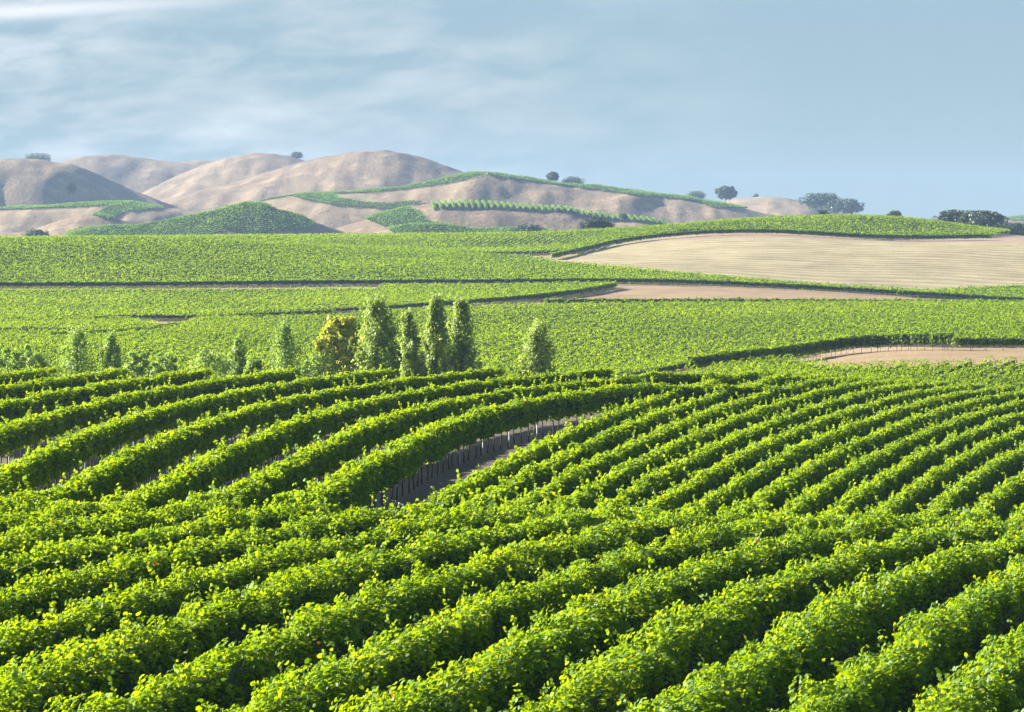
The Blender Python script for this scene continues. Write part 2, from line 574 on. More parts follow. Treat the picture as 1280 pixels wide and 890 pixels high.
# ------------------------------------------------------------------ ground and hills
GRASSFIELD = [(680, 329), (760, 305), (860, 291), (960, 289), (1100, 299), (1300, 296), (1700, 299), (1700, 366), (1280, 363), (1200, 369), (1000, 360), (850, 345)]
VG = V0 - F * ZG / dg
soil = np.array([0.125, 0.106, 0.090])
drysoil = np.array([0.27, 0.20, 0.14])
grass = np.array([0.285, 0.24, 0.14])
path = np.array([0.25, 0.18, 0.107])
hillc = np.array([0.36, 0.265, 0.175])
col = np.zeros(ZG.shape + (3,)) + soil
col[dg > 340] = path
tt = fbm(XG / 25, dg / 60, 21, 3)[..., None]
col[dg > 420] = drysoil
mown = (dg > 790) & (dg < 1003) & inpoly(ug, VG, GRASSFIELD)
col[mown] = grass
strip = (dg > 600) & (dg < 845) & (ug > 660) & ~mown
col[strip] = path
col[dg > 1100] = hillc
warm = np.clip(0.5 + 0.9 * fbm(XG / 120, dg / 260, 33, 4), 0, 1)[..., None]
farc = np.array([0.165, 0.118, 0.078]) * (1 - warm) + np.array([0.235, 0.175, 0.110]) * warm
col = np.where(dg[..., None] > 1100, farc, col)


def grid_mesh(name, r0, r1):
    P = np.stack([XG[r0:r1], dg[r0:r1], ZG[r0:r1] + CAMZ], -1).reshape(-1, 3)
    nr, nc = r1 - r0, len(UG)
    idx = np.arange(nr * nc).reshape(nr, nc)
    q = np.stack([idx[:-1, :-1], idx[:-1, 1:], idx[1:, 1:], idx[1:, :-1]], -1).reshape(-1, 4)
    return make_mesh(name, P, quads=q, smooth=True, colour=col[r0:r1].reshape(-1, 3),
                     attrs={'mown': ('POINT', mown[r0:r1].astype(float).ravel())})


split = int(np.searchsorted(DG, 1300))
tag(obj('ground', grid_mesh('ground', 0, split + 1), ground_mat('ground_soil_grass', 1.6, 0.06)), kind='structure')
tag(obj('hills', grid_mesh('hills', split, len(DG)), ground_mat('dry_hill_grass', 0.30, 0.02, tufts=1.0)), kind='structure')

# ------------------------------------------------------------------ leaves
LEAF_NEAR = np.array([(0, 0, 0.10), (-0.18, -0.62, 0.0), (0.55, -0.72, -0.05), (0.98, -0.30, -0.16), (1.12, 0.22, -0.20),
                      (0.62, 0.74, -0.06), (-0.12, 0.66, 0.0)])
LEAF_NEAR_T = np.array([(0, 1, 2), (0, 2, 3), (0, 3, 4), (0, 4, 5), (0, 5, 6)])
LEAF_MID = np.array([(-0.6, 0, 0.0), (0.1, -0.75, -0.12), (1.0, 0.05, -0.1), (0.0, 0.72, 0.16)])
LEAF_MID_T = np.array([(0, 1, 2), (0, 2, 3)])


def leaf_cloud(P, Nrm, size, shape='mid', droop=0.5, r=None):
    """one leaf per point: P (n,3), outward normals, sizes"""
    n = len(P)
    V, T = (LEAF_NEAR, LEAF_NEAR_T) if shape == 'near' else (LEAF_MID, LEAF_MID_T)
    nn = Nrm / (np.linalg.norm(Nrm, axis=1, keepdims=True) + 1e-9)
    a = rng.normal(size=(n, 3))
    a[:, 2] -= droop * 1.5                        # tips hang down
    a -= nn * (a * nn).sum(1, keepdims=True)
    a /= np.linalg.norm(a, axis=1, keepdims=True) + 1e-9
    b = np.cross(nn, a)
    s = np.asarray(size).reshape(-1, 1, 1)
    co = P[:, None, :] + s * (V[None, :, 0:1] * a[:, None] + V[None, :, 1:2] * b[:, None] + V[None, :, 2:3] * nn[:, None])
    k = len(V)
    tr = (T[None] + (np.arange(n) * k)[:, None, None]).reshape(-1, 3)
    r = rng.random(n) if r is None else r
    return co.reshape(-1, 3), tr, np.repeat(r, len(T))


def tube(pts, radii, sides=6, cap=True):
    pts = np.asarray(pts, float)
    radii = np.asarray(radii, float)
    n = len(pts)
    tang = np.gradient(pts, axis=0)
    tang /= np.linalg.norm(tang, axis=1, keepdims=True) + 1e-9
    ref = np.where(np.abs(tang[:, 2:3]) > 0.9, np.array([[1., 0, 0]]), np.array([[0, 0, 1.]]))
    a = np.cross(tang, ref)
    a /= np.linalg.norm(a, axis=1, keepdims=True)
    b = np.cross(tang, a)
    ang = np.arange(sides) / sides * 2 * np.pi
    co = pts[:, None] + radii[:, None, None] * (np.cos(ang)[None, :, None] * a[:, None] + np.sin(ang)[None, :, None] * b[:, None])
    co = co.reshape(-1, 3)
    q = []
    for i in range(n - 1):
        for j in range(sides):
            q.append((i * sides + j, i * sides + (j + 1) % sides, (i + 1) * sides + (j + 1) % sides, (i + 1) * sides + j))
    q = np.array(q)
    if cap:
        co = np.vstack([co, pts[:1], pts[-1:]])
        t = [(n * sides, (j + 1) % sides, j) for j in range(sides)]
        t += [(n * sides + 1, (n - 1) * sides + j, (n - 1) * sides + (j + 1) % sides) for j in range(sides)]
        return co, q, np.array(t)
    return co, q, np.zeros((0, 3), int)


def merge(parts):
    vs, qs, ts, off = [], [], [], 0
    for v, q, t in parts:
        vs.append(v)
        if len(q):
            qs.append(q + off)
        if len(t):
            ts.append(t + off)
        off += len(v)
    return np.vstack(vs), (np.vstack(qs) if qs else None), (np.vstack(ts) if ts else None)


# shared trunk and post shapes, base at the origin
def trunk_mesh(i):
    r = np.random.default_rng(100 + i)
    zs = np.linspace(-0.1, 1.05, 7)
    x = np.cumsum(r.normal(0, 0.018, 7)); y = np.cumsum(r.normal(0, 0.018, 7))
    rd = np.array([0.050, 0.040, 0.034, 0.031, 0.032, 0.036, 0.030])
    parts = [tube(np.stack([x, y, zs], 1), rd, 6)]
    for s in (-1, 1):                                   # cordon arms along the wire
        ln = np.linspace(0, 0.8, 5)
        parts.append(tube(np.stack([x[-1] + 0.02 * r.normal(size=5), y[-1] + s * ln, 0.93 + 0.06 * np.sin(ln * 4)], 1), [0.030, 0.025, 0.020, 0.016, 0.010], 5))
    v, q, t = merge(parts)
    return make_mesh('vine_trunk', v, quads=q, tris=t, smooth=True)


TRUNKS = [trunk_mesh(i) for i in range(6)]
for m_ in TRUNKS:
    m_.materials.append(M_WOOD)


def post_mesh():
    prof = np.array([(-.03, -.02), (.03, -.02), (.03, -.014), (-.022, -.014), (-.022, .014), (.03, .014), (.03, .02), (-.03, .02)]) * 1.15
    n = len(prof)
    v = np.vstack([np.c_[prof, np.full(n, -0.3)], np.c_[prof, np.full(n, 1.75)]])
    q = [(i, (i + 1) % n, n + (i + 1) % n, n + i) for i in range(n)]
    q += [(8, 9, 10, 11), (8, 11, 12, 15), (12, 13, 14, 15)]
    me = make_mesh('post', v, quads=np.array(q))
    me.materials.append(M_STEEL)
    return me


POST = post_mesh()


def resample(P, step):
    P = np.asarray(P, float)
    d = np.r_[0, np.cumsum(np.hypot(*np.diff(P, axis=0).T))]
    n = max(2, int(d[-1] / step) + 1)
    s = np.linspace(0, d[-1], n)
    return np.stack([np.interp(s, d, P[:, 0]), np.interp(s, d, P[:, 1])], 1), s


SUNV = np.array([math.sin(SUN_AZ) * math.cos(SUN_EL), math.cos(SUN_AZ) * math.cos(SUN_EL), math.sin(SUN_EL)])
ROWSEED = [0]


def vine_row(line, label, group, shape='mid', per_m=300, leaf=0.10, top=2.0, low=0.62, half=0.36, trunk_step=1.8,
             post_every=4, trunks=True, shoots=1.0, mat=None, gap=None, cat='vine row', vig=1.0):
    """one trellised row as one thing: canopy of leaves, a trunk for each vine, steel posts"""
    ROWSEED[0] += 1
    sd = ROWSEED[0] * 13
    P, S = resample(line, 0.5)
    Ltot = S[-1]
    if Ltot < 1.5:
        return None
    mx, my = P[len(P) // 2]
    base = gxy(np.array([mx]), np.array([my]))[0] + CAMZ
    root = obj('vine_row', None, loc=(mx, my, base))
    root.empty_display_size = 0.5
    tag(root, label, cat, group)
    # --- leaves
    n = int(Ltot * per_m)
    s = rng.random(n) * Ltot
    th = rng.random(n) * 2 * np.pi - np.pi / 2
    # favour the top and the flanks over the underside
    keep = rng.random(n) < np.where(np.sin(th) < -0.75, 0.35, 1.0)
    s, th = s[keep], th[keep]
    n = len(s)
    ph = vnoise(s / 1.0, np.full(n, sd * 1.7), sd)
    big = fbm(s / 4.0, np.full(n, sd * 0.7), sd + 1, 2)
    vine = 0.5 + 0.5 * np.cos(2 * np.pi * (s / trunk_step + 0.5))           # each vine bulges
    bump = fbm(s / 0.30, th * 1.9, sd + 2, 2)
    clump = fbm(s / 0.75, th * 0.9, sd + 5, 2)
    depth = 1 - 0.40 * rng.random(n) ** 2.4
    dips = rng.random(max(1, int(Ltot / 14))) * Ltot
    weak = np.exp(-((s[:, None] - dips[None]) / 0.45) ** 2).max(1) * 0.25
    rr = depth * (1 - weak) * (1 + 0.34 * bump + 0.38 * clump) * (0.94 + 0.10 * vine) * (1 + 0.13 * big)
    hh = (top - low) / 2
    zc = (top + low) / 2
    cth, sth = np.cos(th), np.sin(th)
    ex = 0.62
    lx = np.sign(cth) * np.abs(cth) ** ex * half * vig * (1 + 0.25 * ph) * rr
    lx *= np.where(sth > 0, 1.0, 1.0 - 0.25 * (-sth))
    lz = zc + np.sign(sth) * np.abs(sth) ** ex * hh * (rr * 0.8 + 0.2 * depth) + 0.14 * (ph - 0.4) * (sth > 0)
    cx = np.interp(s, S, P[:, 0]); cy = np.interp(s, S, P[:, 1])
    tg = np.gradient(P, axis=0)
    tg /= np.linalg.norm(tg, axis=1, keepdims=True)
    tx = np.interp(s, S, tg[:, 0]); ty = np.interp(s, S, tg[:, 1])
    wob = 0.07 * fbm(s / 3.0, np.full(n, 3.3), sd + 9, 2)
    X = cx + (lx + wob) * ty
    Y = cy - (lx + wob) * tx
    Z = gxy(cx, cy) + CAMZ + lz
    Nn = np.stack([cth * ty, -cth * tx, sth * 0.8 + 0.25], 1) * 0.62 + SUNV * 0.68 + rng.normal(size=(n, 3)) * 0.36   # leaves turn to the sun
    Pt = np.stack([X, Y, Z], 1)
    sz = leaf * np.exp(rng.normal(0, 0.22, n))
    rr_ = np.clip(rng.normal(0.50, 0.20, n), 0, 0.96)
    red = rng.random(n) < 0.0022
    rr_ = np.where(red, 0.985 + 0.015 * rng.random(n), rr_)
    # --- shoots that stick out of the top and sides
    ns = int(Ltot * 1.5 * shoots)
    if ns:
        ss = rng.random(ns) * Ltot
        hgt = rng.random(ns) ** 2.4 * 0.65 + 0.08
        side = rng.normal(0, 0.6, ns)
        k = 18
        f_ = np.linspace(0, 1, k)[None]
        arch = 0.25 * side[:, None] * f_ ** 1.5
        cx2 = np.interp(ss, S, P[:, 0])[:, None]; cy2 = np.interp(ss, S, P[:, 1])[:, None]
        tx2 = np.interp(ss, S, tg[:, 0])[:, None]; ty2 = np.interp(ss, S, tg[:, 1])[:, None]
        off = 0.15 * side[:, None] + arch * 1.2
        al = rng.normal(0, 0.25, ns)[:, None] * f_
        hx = cx2 + off * ty2 + al * tx2
        hy = cy2 - off * tx2 + al * ty2
        hz_ = gxy(np.repeat(cx2, k, 1), np.repeat(cy2, k, 1)) + CAMZ + top - 0.12 + hgt[:, None] * f_ - 0.15 * (side[:, None] * f_) ** 2 * hgt[:, None]
        SP = np.stack([hx, hy, hz_], -1).reshape(-1, 3) + rng.normal(0, 0.035, (ns * k, 3))
        Pt = np.vstack([Pt, SP])
        Nn = np.vstack([Nn, rng.normal(size=(ns * k, 3)) + (0, 0, 0.5)])
        sz = np.r_[sz, leaf * 0.85 * np.exp(rng.normal(0, 0.2, ns * k))]
        rr_ = np.r_[rr_, np.clip(rng.normal(0.72, 0.15, ns * k), 0, 0.96)]
    v, t, r = leaf_cloud(Pt, Nn, sz, shape, r=rr_)
    v = v - np.array([mx, my, base])
    canopy = obj('canopy', make_mesh('canopy', v, tris=t, attrs={'rnd': ('FACE', r)}), mat or M_VINE, root)
    # --- added dark body inside that stops light leaking through the leaves
    P2, S2 = resample(line, 1.0)
    if len(P2) > 6:
        P2 = P2[1:-1]
    tg2 = np.gradient(P2, axis=0); tg2 /= np.linalg.norm(tg2, axis=1, keepdims=True)
    nn2 = np.stack([tg2[:, 1], -tg2[:, 0]], 1)
    g2 = gxy(P2[:, 0], P2[:, 1]) + CAMZ
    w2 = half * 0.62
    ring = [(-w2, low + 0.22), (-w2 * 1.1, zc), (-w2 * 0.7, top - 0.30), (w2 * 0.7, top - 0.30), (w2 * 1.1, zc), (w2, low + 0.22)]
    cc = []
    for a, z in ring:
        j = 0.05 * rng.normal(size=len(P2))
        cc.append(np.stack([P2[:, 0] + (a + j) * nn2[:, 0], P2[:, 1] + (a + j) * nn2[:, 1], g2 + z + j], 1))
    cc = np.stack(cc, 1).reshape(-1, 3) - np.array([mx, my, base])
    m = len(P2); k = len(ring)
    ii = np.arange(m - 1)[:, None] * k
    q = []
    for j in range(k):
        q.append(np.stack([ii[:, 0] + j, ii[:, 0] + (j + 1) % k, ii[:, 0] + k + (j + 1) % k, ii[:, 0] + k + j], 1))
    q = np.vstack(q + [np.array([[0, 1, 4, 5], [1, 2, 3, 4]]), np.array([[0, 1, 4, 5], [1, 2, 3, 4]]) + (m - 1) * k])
    obj('core_filler', make_mesh('core_filler', cc, quads=q), M_CORE, root)
    # --- trunks and posts
    if trunks:
        nt_ = int(Ltot / trunk_step)
        step = trunk_step * max(1.0, nt_ / 98.0)
        nt_ = int(Ltot / step)
        for i in range(nt_ + 1):
            s_ = min(max(i * step + 0.05 + rng.normal() * 0.16, 0), Ltot)
            x = np.interp(s_, S, P[:, 0]); y = np.interp(s_, S, P[:, 1])
            a = math.atan2(np.interp(s_, S, tg[:, 1]), np.interp(s_, S, tg[:, 0])) - math.pi / 2
            z = float(gxy(np.array([x]), np.array([y]))[0]) + CAMZ
            o = obj('vine_trunk', TRUNKS[rng.integers(6)], None, root, (x - mx + rng.normal() * .03, y - my + rng.normal() * .08, z - base))
            o.rotation_euler = (0, rng.normal() * 0.04, a + (math.pi if rng.random() < .5 else 0))
            if post_every and i % post_every == 1:
                o = obj('post', POST, None, root, (x - mx + 0.35 * math.cos(a + math.pi / 2), y - my + 0.35 * math.sin(a + math.pi / 2), z - base))
                o.rotation_euler = (0, 0, a)
    return root


# ------------------------------------------------------------------ near vineyard blocks
def row_curve(co, i, j, D, k, Dm, km, Dlo, Dhi):
    """world x of row k at distance D; straight continuation outside [Dlo, Dhi]"""
    lim = max(i, j)

    def ev(DD):
        d = (DD - Dm) / 30.0
        s, c = 0, 0
        for a in range(i):
            for b in range(j):
                if a + b <= lim:
                    s = s + co[c] * d ** a * (k - km) ** b
                    c += 1
        return s
    Dc = np.clip(D, Dlo, Dhi)
    x = ev(Dc)
    sl = (ev(Dc + 0.5) - ev(Dc - 0.5))
    return x + (D - Dc) * sl


CO_A = [-0.1682, -2.5637, -0.0253, 8.687, -0.4655, 0.0105, 4.1267, 0.0091, 0.043, 3.9112, -0.7145]
CO_B = [-14.7424, -4.027, -0.0928, 1.0513, -0.7243, 0.0055, 1.079, 0.0465, 0.057, 0.291, -0.1447]
CO_C = [15.7365, 1.8773, 0.0079, 6.907, 0.2661, -0.0068, 0.4241, 0.0091, -0.0066, -0.0098, 0.0141]


def clip_line(D, X, ulo, uhi):
    u = U0 + F * X / D
    ok = (u > ulo) & (u < uhi)
    if ok.sum() < 4:
        return None
    i = np.where(ok)[0]
    return np.stack([X[i[0]:i[-1] + 1], D[i[0]:i[-1] + 1]], 1)


ORD = ['first', 'second', 'third', 'fourth', 'fifth', 'sixth', 'seventh', 'eighth', 'ninth', 'tenth', 'eleventh', 'twelfth',
       'thirteenth', 'fourteenth', 'fifteenth', 'sixteenth', 'seventeenth', 'eighteenth', 'nineteenth', 'twentieth',
       'twenty-first', 'twenty-second', 'twenty-third', 'twenty-fourth', 'twenty-fifth', 'twenty-sixth']

QUAL = 1.0
nA = 0
for k in range(-1, 17):
    D = np.arange(41.0, 90.0, 1.0)
    X = row_curve(CO_A, 4, 3, D, k, 60, 6, 45, 74.5)
    uu_ = U0 + F * X / D
    ok_ = D <= np.interp(uu_, [0, 350, 560, 900, 1280], [86, 85, 84.5, 85.5, 86]) + 0.5 * math.sin(k * 2.3)
    D, X = D[ok_], X[ok_]
    ln = clip_line(D, X, -110, 1390)
    if ln is None:
        continue
    vine_row(ln, 'sunlit leafy vine row of the nearest block, %s counted from the lower right corner' % ORD[nA],
             'vine rows of the foreground block', 'near', per_m=int(1350 * QUAL), leaf=0.054, top=2.05, low=0.50, half=0.40, trunk_step=1.9,
             shoots=1.3)
    nA += 1
nB = 0
for k in range(1, 15):
    D = np.arange(88.5, 207 if k > 1 else 197, 1.5)
    X = row_curve(CO_B, 4, 3, D, min(k, 9), 130, 4, 100, 196)
    if k > 9:
        X = X - (k - 9) * 4.3
    ln = clip_line(D, X, -60, 1300)
    if ln is None:
        continue
    lab = ('front vine row beside the bare dirt strip, its trunks and steel posts showing' if k == 1 else
           'curving vine row of the left block, %s behind the row with bare trunks' % ORD[k - 2])
    vine_row(ln, lab, 'vine rows of the left middle block', 'mid', per_m=int((720 if k < 5 else 560) * QUAL), leaf=0.088, top=2.2 if k == 1 else 2.12,
             low=0.94 if k == 1 else 1.0, half=0.42 if k == 1 else 0.37, trunk_step=1.7, shoots=0.9)
    nB += 1
nC = 0
for k in range(1, 17):
    D = np.arange(93 + 0.9 * k, 252, 1.5)
    X = row_curve(CO_C, 3, 3, D, k, 150, 7, 100, 235)
    ln = clip_line(D, X, 300, 1350)
    if ln is None:
        continue
    vine_row(ln, 'vine row of the right block on the slope, %s from the dirt strip' % ORD[k - 1], 'vine rows of the right middle block', 'mid',
             per_m=int(560 * QUAL), leaf=0.088, top=1.95, low=0.55, half=0.29, trunk_step=2.4, shoots=0.9, vig=1.0)
    nC += 1
print('rows', nA, nB, nC)


# ------------------------------------------------------------------ more distant vineyard fields
def field(name, label, poly, D0, D1, ang, spacing=2.3, size=0.30, dens=1.0, mat=None, top=1.95, phase=0.0, warp=0.0, frame=(-70, 1350)):
    """parallel trellis rows filling the polygon (ground outline in picture coordinates, D range)"""
    us = [p[0] for p in poly]
    ulo, uhi = max(min(us), frame[0]), min(max(us), frame[1])
    xs = [(a - U0) / F * d for a in (ulo, uhi) for d in (D0, D1)]
    x0, x1 = min(xs), max(xs)
    ca, sa = math.cos(ang), math.sin(ang)           # row direction
    cxm, cym = (x0 + x1) / 2, (D0 + D1) / 2
    R = math.hypot(x1 - x0, D1 - D0) / 2 + 5
    nr = int(2 * R / spacing)
    step = size * 0.75
    npt = int(2 * R / step)
    s = (np.arange(npt) - npt / 2) * step
    VV, TT, RR, off = [], [], [], 0
    CV, CQ, coff = [], [], 0
    for i in range(nr):
        o_ = (i - nr / 2) * spacing + phase
        lat = o_ + warp * np.sin((s + phase) / 90.0) * 6
        x = cxm + s * ca - lat * sa
        y = cym + s * sa + lat * ca
        ok = (y > D0) & (y < D1) & (x > x0 - 1) & (x < x1 + 1)
        if not ok.any():
            continue
        x, y = x[ok], y[ok]
        g = gxy(x, y)
        u = U0 + F * x / y
        v = V0 - F * g / y
        ok = inpoly(u, v, poly)
        if ok.sum() < 3:
            continue
        x, y, g, ss = x[ok], y[ok], g[ok], s[s.shape[0] - s.shape[0]:][:0]
        m = len(x)
        for layer in range(max(1, int(round(4 * dens)))):
            th = rng.random(m) * np.pi * 1.24 - 0.12 * np.pi
            al = x * ca + y * sa
            lump = vnoise(al / 0.95, np.full(m, i * 3.7), 5)
            broad = fbm(x / 38, y / 38, 11, 2)
            rr = (0.42 + 0.88 * lump + 0.20 * broad) * (0.86 + 0.14 * rng.random(m))
            cth, sth = np.cos(th), np.sin(th)
            lx = cth * 0.50 * rr
            j = rng.normal(0, step * 0.5, m)
            px = x + lx * -sa + j * ca
            py = y + lx * ca + j * sa
            pz = g + CAMZ + 1.05 + sth * (top + 0.05 - 1.05) * rr
            low_ = rng.random(m) < 0.20
            pz = np.where(low_, g + CAMZ + 0.6 + 0.5 * rng.random(m), pz)
            Nn = np.stack([cth * -sa, cth * ca, sth + 0.1], 1) * 0.8 + SUNV * 0.35 + rng.normal(size=(m, 3)) * 0.36
            v_, t_, r_ = leaf_cloud(np.stack([px, py, pz], 1), Nn, size * 0.62 * np.exp(rng.normal(0, 0.22, m)), 'mid', droop=0.3,
                                    r=np.clip(rng.normal(0.52, 0.20, m) + 0.12 * broad, 0, 1))
            VV.append(v_); TT.append(t_ + off); RR.append(r_); off += len(v_)
        # added dark filler strip that closes the gaps between leaves
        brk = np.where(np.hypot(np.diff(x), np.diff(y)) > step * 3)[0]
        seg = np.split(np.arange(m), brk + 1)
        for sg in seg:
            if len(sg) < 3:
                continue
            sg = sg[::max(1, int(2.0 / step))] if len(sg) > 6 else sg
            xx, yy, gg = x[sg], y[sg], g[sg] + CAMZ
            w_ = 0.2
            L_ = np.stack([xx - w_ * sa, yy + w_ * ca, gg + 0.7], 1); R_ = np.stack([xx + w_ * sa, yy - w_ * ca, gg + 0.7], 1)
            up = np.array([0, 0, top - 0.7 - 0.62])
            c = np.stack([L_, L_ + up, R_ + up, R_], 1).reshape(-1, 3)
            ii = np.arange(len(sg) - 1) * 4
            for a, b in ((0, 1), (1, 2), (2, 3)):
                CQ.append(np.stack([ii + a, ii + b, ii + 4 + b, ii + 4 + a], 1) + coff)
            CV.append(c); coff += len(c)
    if not VV:
        print('EMPTY', name)
        return
    v = np.vstack(VV); t = np.vstack(TT); r = np.concatenate(RR)
    o = obj(name, make_mesh(name, v, tris=t, attrs={'rnd': ('FACE', r)}), mat or M_FIELD)
    tag(o, label, 'vineyard', 'vineyard fields too dense to count', 'stuff')
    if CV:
        c = obj('core_filler', make_mesh('core_filler', np.vstack(CV), quads=np.vstack(CQ)), M_CORE, o)
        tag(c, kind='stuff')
    print(name, len(t), 'tris')


def edge_row(pts, D0, D1, label, per_m=90, leaf=0.20, trunk_step=2.4, top=1.95, group='vine rows along field edges', low=0.7, half=0.40, **kw):
    line = []
    for u, v in pts:
        D = hit(u, v, D0, D1)
        line.append(((u - U0) / F * D, D))
    line = np.array(line)
    # smooth
    for _ in range(2):
        line[1:-1] = 0.25 * line[:-2] + 0.5 * line[1:-1] + 0.25 * line[2:]
    return vine_row(line, label, group, 'mid', per_m=per_m, leaf=leaf, top=top, low=low, half=half, trunk_step=trunk_step, shoots=0.3,
                    mat=M_FIELD, **kw)


D2 = math.radians
# field just behind the right block (E)
field('vineyard_field', 'band of dappled vines between the right block of rows and the curving dirt track',
      [(850, 530), (858, 482), (900, 470), (940, 464), (985, 461), (1010, 467), (1060, 473), (1120, 470), (1280, 464), (1400, 462), (1400, 530)], 252, 385, rad(72), 2.2, 0.17, 1.3)
# broad field behind the poplars (F)
field('vineyard_field', 'broad bright vineyard slope behind the tall poplars',
      [(-80, 480), (-80, 424), (60, 422), (130, 426), (215, 418), (250, 404), (300, 404), (420, 401), (520, 394), (640, 388), (800, 386), (960, 385),
       (1120, 385), (1400, 387), (1400, 434), (1190, 435), (1120, 434), (1060, 436), (1000, 447), (940, 456), (860, 466), (700, 500), (-80, 500)],
      345, 645, rad(58), 2.3, 0.24, 1.0, warp=0.5)
field('vineyard_field', 'vineyard strip on the left between the two dark ditch edges',
      [(-80, 421), (60, 419), (130, 422), (205, 414), (160, 405), (0, 411), (-80, 412)], 430, 640, rad(64), 2.3, 0.24, 1.0)
# G
field('vineyard_field', 'long pale green vineyard band below the thin road line',
      [(-80, 409), (0, 408), (150, 402), (290, 402), (300, 398), (400, 395), (500, 388), (600, 382), (680, 376), (740, 367), (772, 359), (640, 361), (480, 362),
       (470, 366), (320, 367), (0, 368), (-80, 368)], 560, 792, rad(66), 2.3, 0.30, 1.0, warp=0.4)
# H
field('vineyard_field', 'darker green vineyard hill on the left above the thin road line',
      [(-80, 361), (160, 361), (320, 359), (480, 358), (640, 357), (770, 355), (880, 357), (1000, 362), (1150, 372), (1290, 380), (1290, 376), (1180, 370), (1000, 359), (850, 346),
       (700, 332), (660, 325), (480, 315), (320, 303), (160, 296), (-80, 300)], 798, 985, rad(20), 2.3, 0.36, 1.0, warp=0.6)
# M, small patch far right
field('vineyard_field', 'small vineyard patch at the right edge below the dry mown field',
      [(1120, 371), (1200, 366), (1290, 361), (1400, 361), (1400, 380), (1290, 379)], 700, 870, rad(20), 2.3, 0.42, 1.0)
# I, crest behind the left hill
field('vineyard_field', 'light green vineyard crest right behind the darker hill',
      [(-80, 303), (200, 301), (330, 306), (480, 320), (560, 326), (640, 332), (690, 331), (725, 318), (770, 304), (820, 293), (820, 284), (700, 284), (600, 286), (480, 288), (300, 290), (-80, 292)],
      962, 1150, rad(80), 2.3, 0.40, 1.0)
# L, right hill
field('vineyard_field', 'vineyard on the rounded hill above the dry mown field',
      [(700, 320), (760, 304), (860, 292), (960, 291), (1050, 296), (1100, 300), (1240, 297), (1262, 293), (1180, 262), (1060, 255), (960, 262), (860, 280), (760, 292)],
      925, 1145, rad(12), 2.6, 0.38, 1.0, warp=0.3)

# rows that show their dark side along the field edges
edge_row([(862, 471), (890, 466), (940, 461), (985, 454), (1020, 446), (1060, 441), (1110, 439), (1150, 438), (1190, 438)], 330, 520,
         'dark sided vine row with pale trunk guards bending along the dirt track', per_m=260, leaf=0.17, trunk_step=1.3, half=0.55, top=2.5, low=0.85)
edge_row([(1190, 439), (1240, 439), (1290, 439), (1340, 439)], 345, 480, 'straight continuation of the edge vine row at the right end of the dirt track', per_m=150, leaf=0.16)
edge_row([(-40, 412), (20, 411), (80, 408), (130, 405), (165, 403)], 500, 700, 'upper of two dark vine rows at the left edge above the small shrubs')
edge_row([(60, 428), (100, 428), (150, 424), (190, 419), (225, 414)], 400, 600, 'lower of two dark vine rows on the left beside the small bare hollow')
edge_row([(292, 402), (340, 401), (380, 399), (420, 397)], 520, 720, 'short dark vine row left of the golden tree')
edge_row([(450, 395), (500, 390), (560, 386), (620, 382), (680, 378), (725, 372), (770, 361)], 540, 800, 'dark vine row running up from the poplars to the dirt strip', trunk_step=2.6)
edge_row([(-60, 361), (80, 361), (200, 360), (330, 359), (480, 358), (620, 357), (760, 356), (860, 358), (960, 361), (1060, 367), (1180, 375), (1290, 381)], 770, 840,
         'long dark vine row above the thin pink road line', per_m=60, leaf=0.26, trunk_step=3.5)
edge_row([(680, 384), (800, 385), (960, 384), (1120, 385), (1290, 387)], 610, 690, 'vine row along the lower edge of the bare strip', per_m=80, leaf=0.22, trunk_step=3.0)
edge_row([(690, 325), (720, 316), (760, 307), (810, 299), (860, 294), (960, 294), (1030, 297), (1100, 301), (1180, 302), (1240, 300)], 930, 1040,
         'long dark vine row along the top of the dry mown field', per_m=90, leaf=0.26, trunk_step=3.0, top=2.1)

# ------------------------------------------------------------------ vines on the far hills
FAR = [
    ('vineyard patch on the central knoll of the far hills', [(82, 303), (84, 292), (100, 286), (140, 284), (170, 284), (200, 279), (235, 272), (275, 264), (300, 255), (326, 253), (347, 264), (377, 271), (398, 283), (377, 288), (347, 292), (330, 301), (306, 300), (303, 290), (285, 289), (268, 295), (262, 303)], 1450, 1900, rad(20)),
    ('bright triangular vineyard patch below the vine clad ridge', [(360, 245), (398, 242), (417, 243), (424, 248), (452, 253), (487, 255), (518, 252), (530, 253), (511, 258), (483, 264), (455, 261), (417, 258), (384, 252)], 1700, 2320, rad(10)),
    ('vineyard slope right of the central knoll', [(366, 263), (412, 265), (455, 262), (483, 265), (511, 260), (525, 265), (534, 276), (570, 285), (600, 288), (640, 287), (690, 290), (690, 296), (494, 296), (483, 286), (452, 273), (412, 268)], 1450, 2000, rad(30)),
    ('narrow vine strip along the foot of the left hills', [(-60, 258), (0, 257), (90, 256), (150, 252), (170, 254), (110, 260), (0, 264), (-60, 266)], 1900, 2420, rad(4)),
    ('tilted vine patch on the left low knolls', [(115, 270), (150, 252), (200, 257), (205, 261), (160, 266), (135, 276)], 1800, 2420, rad(24)),
    ('long vine strip climbing the front ridge', [(300, 254), (358, 243), (417, 239), (499, 236), (534, 228), (565, 217), (600, 213), (615, 214), (600, 221), (581, 227), (546, 233), (511, 238), (464, 242), (370, 245), (300, 257)], 2000, 2420, rad(8)),
    ('vine strip along the right shoulder of the ridge', [(610, 214), (680, 225), (760, 233), (830, 242), (885, 250), (965, 262), (890, 261), (870, 252), (800, 246), (740, 238), (680, 230), (610, 221)], 2000, 2440, rad(60)),
    ('small vine patch on the far right ridge', [(1246, 271), (1300, 268), (1300, 277), (1265, 277)], 2500, 3050, rad(20)),
]
for lb, pg, a, b, an in FAR:
    field('vineyard_patch', lb, pg, a, b, an, 2.9, 0.65, 0.8, mat=M_FAR, top=2.0)

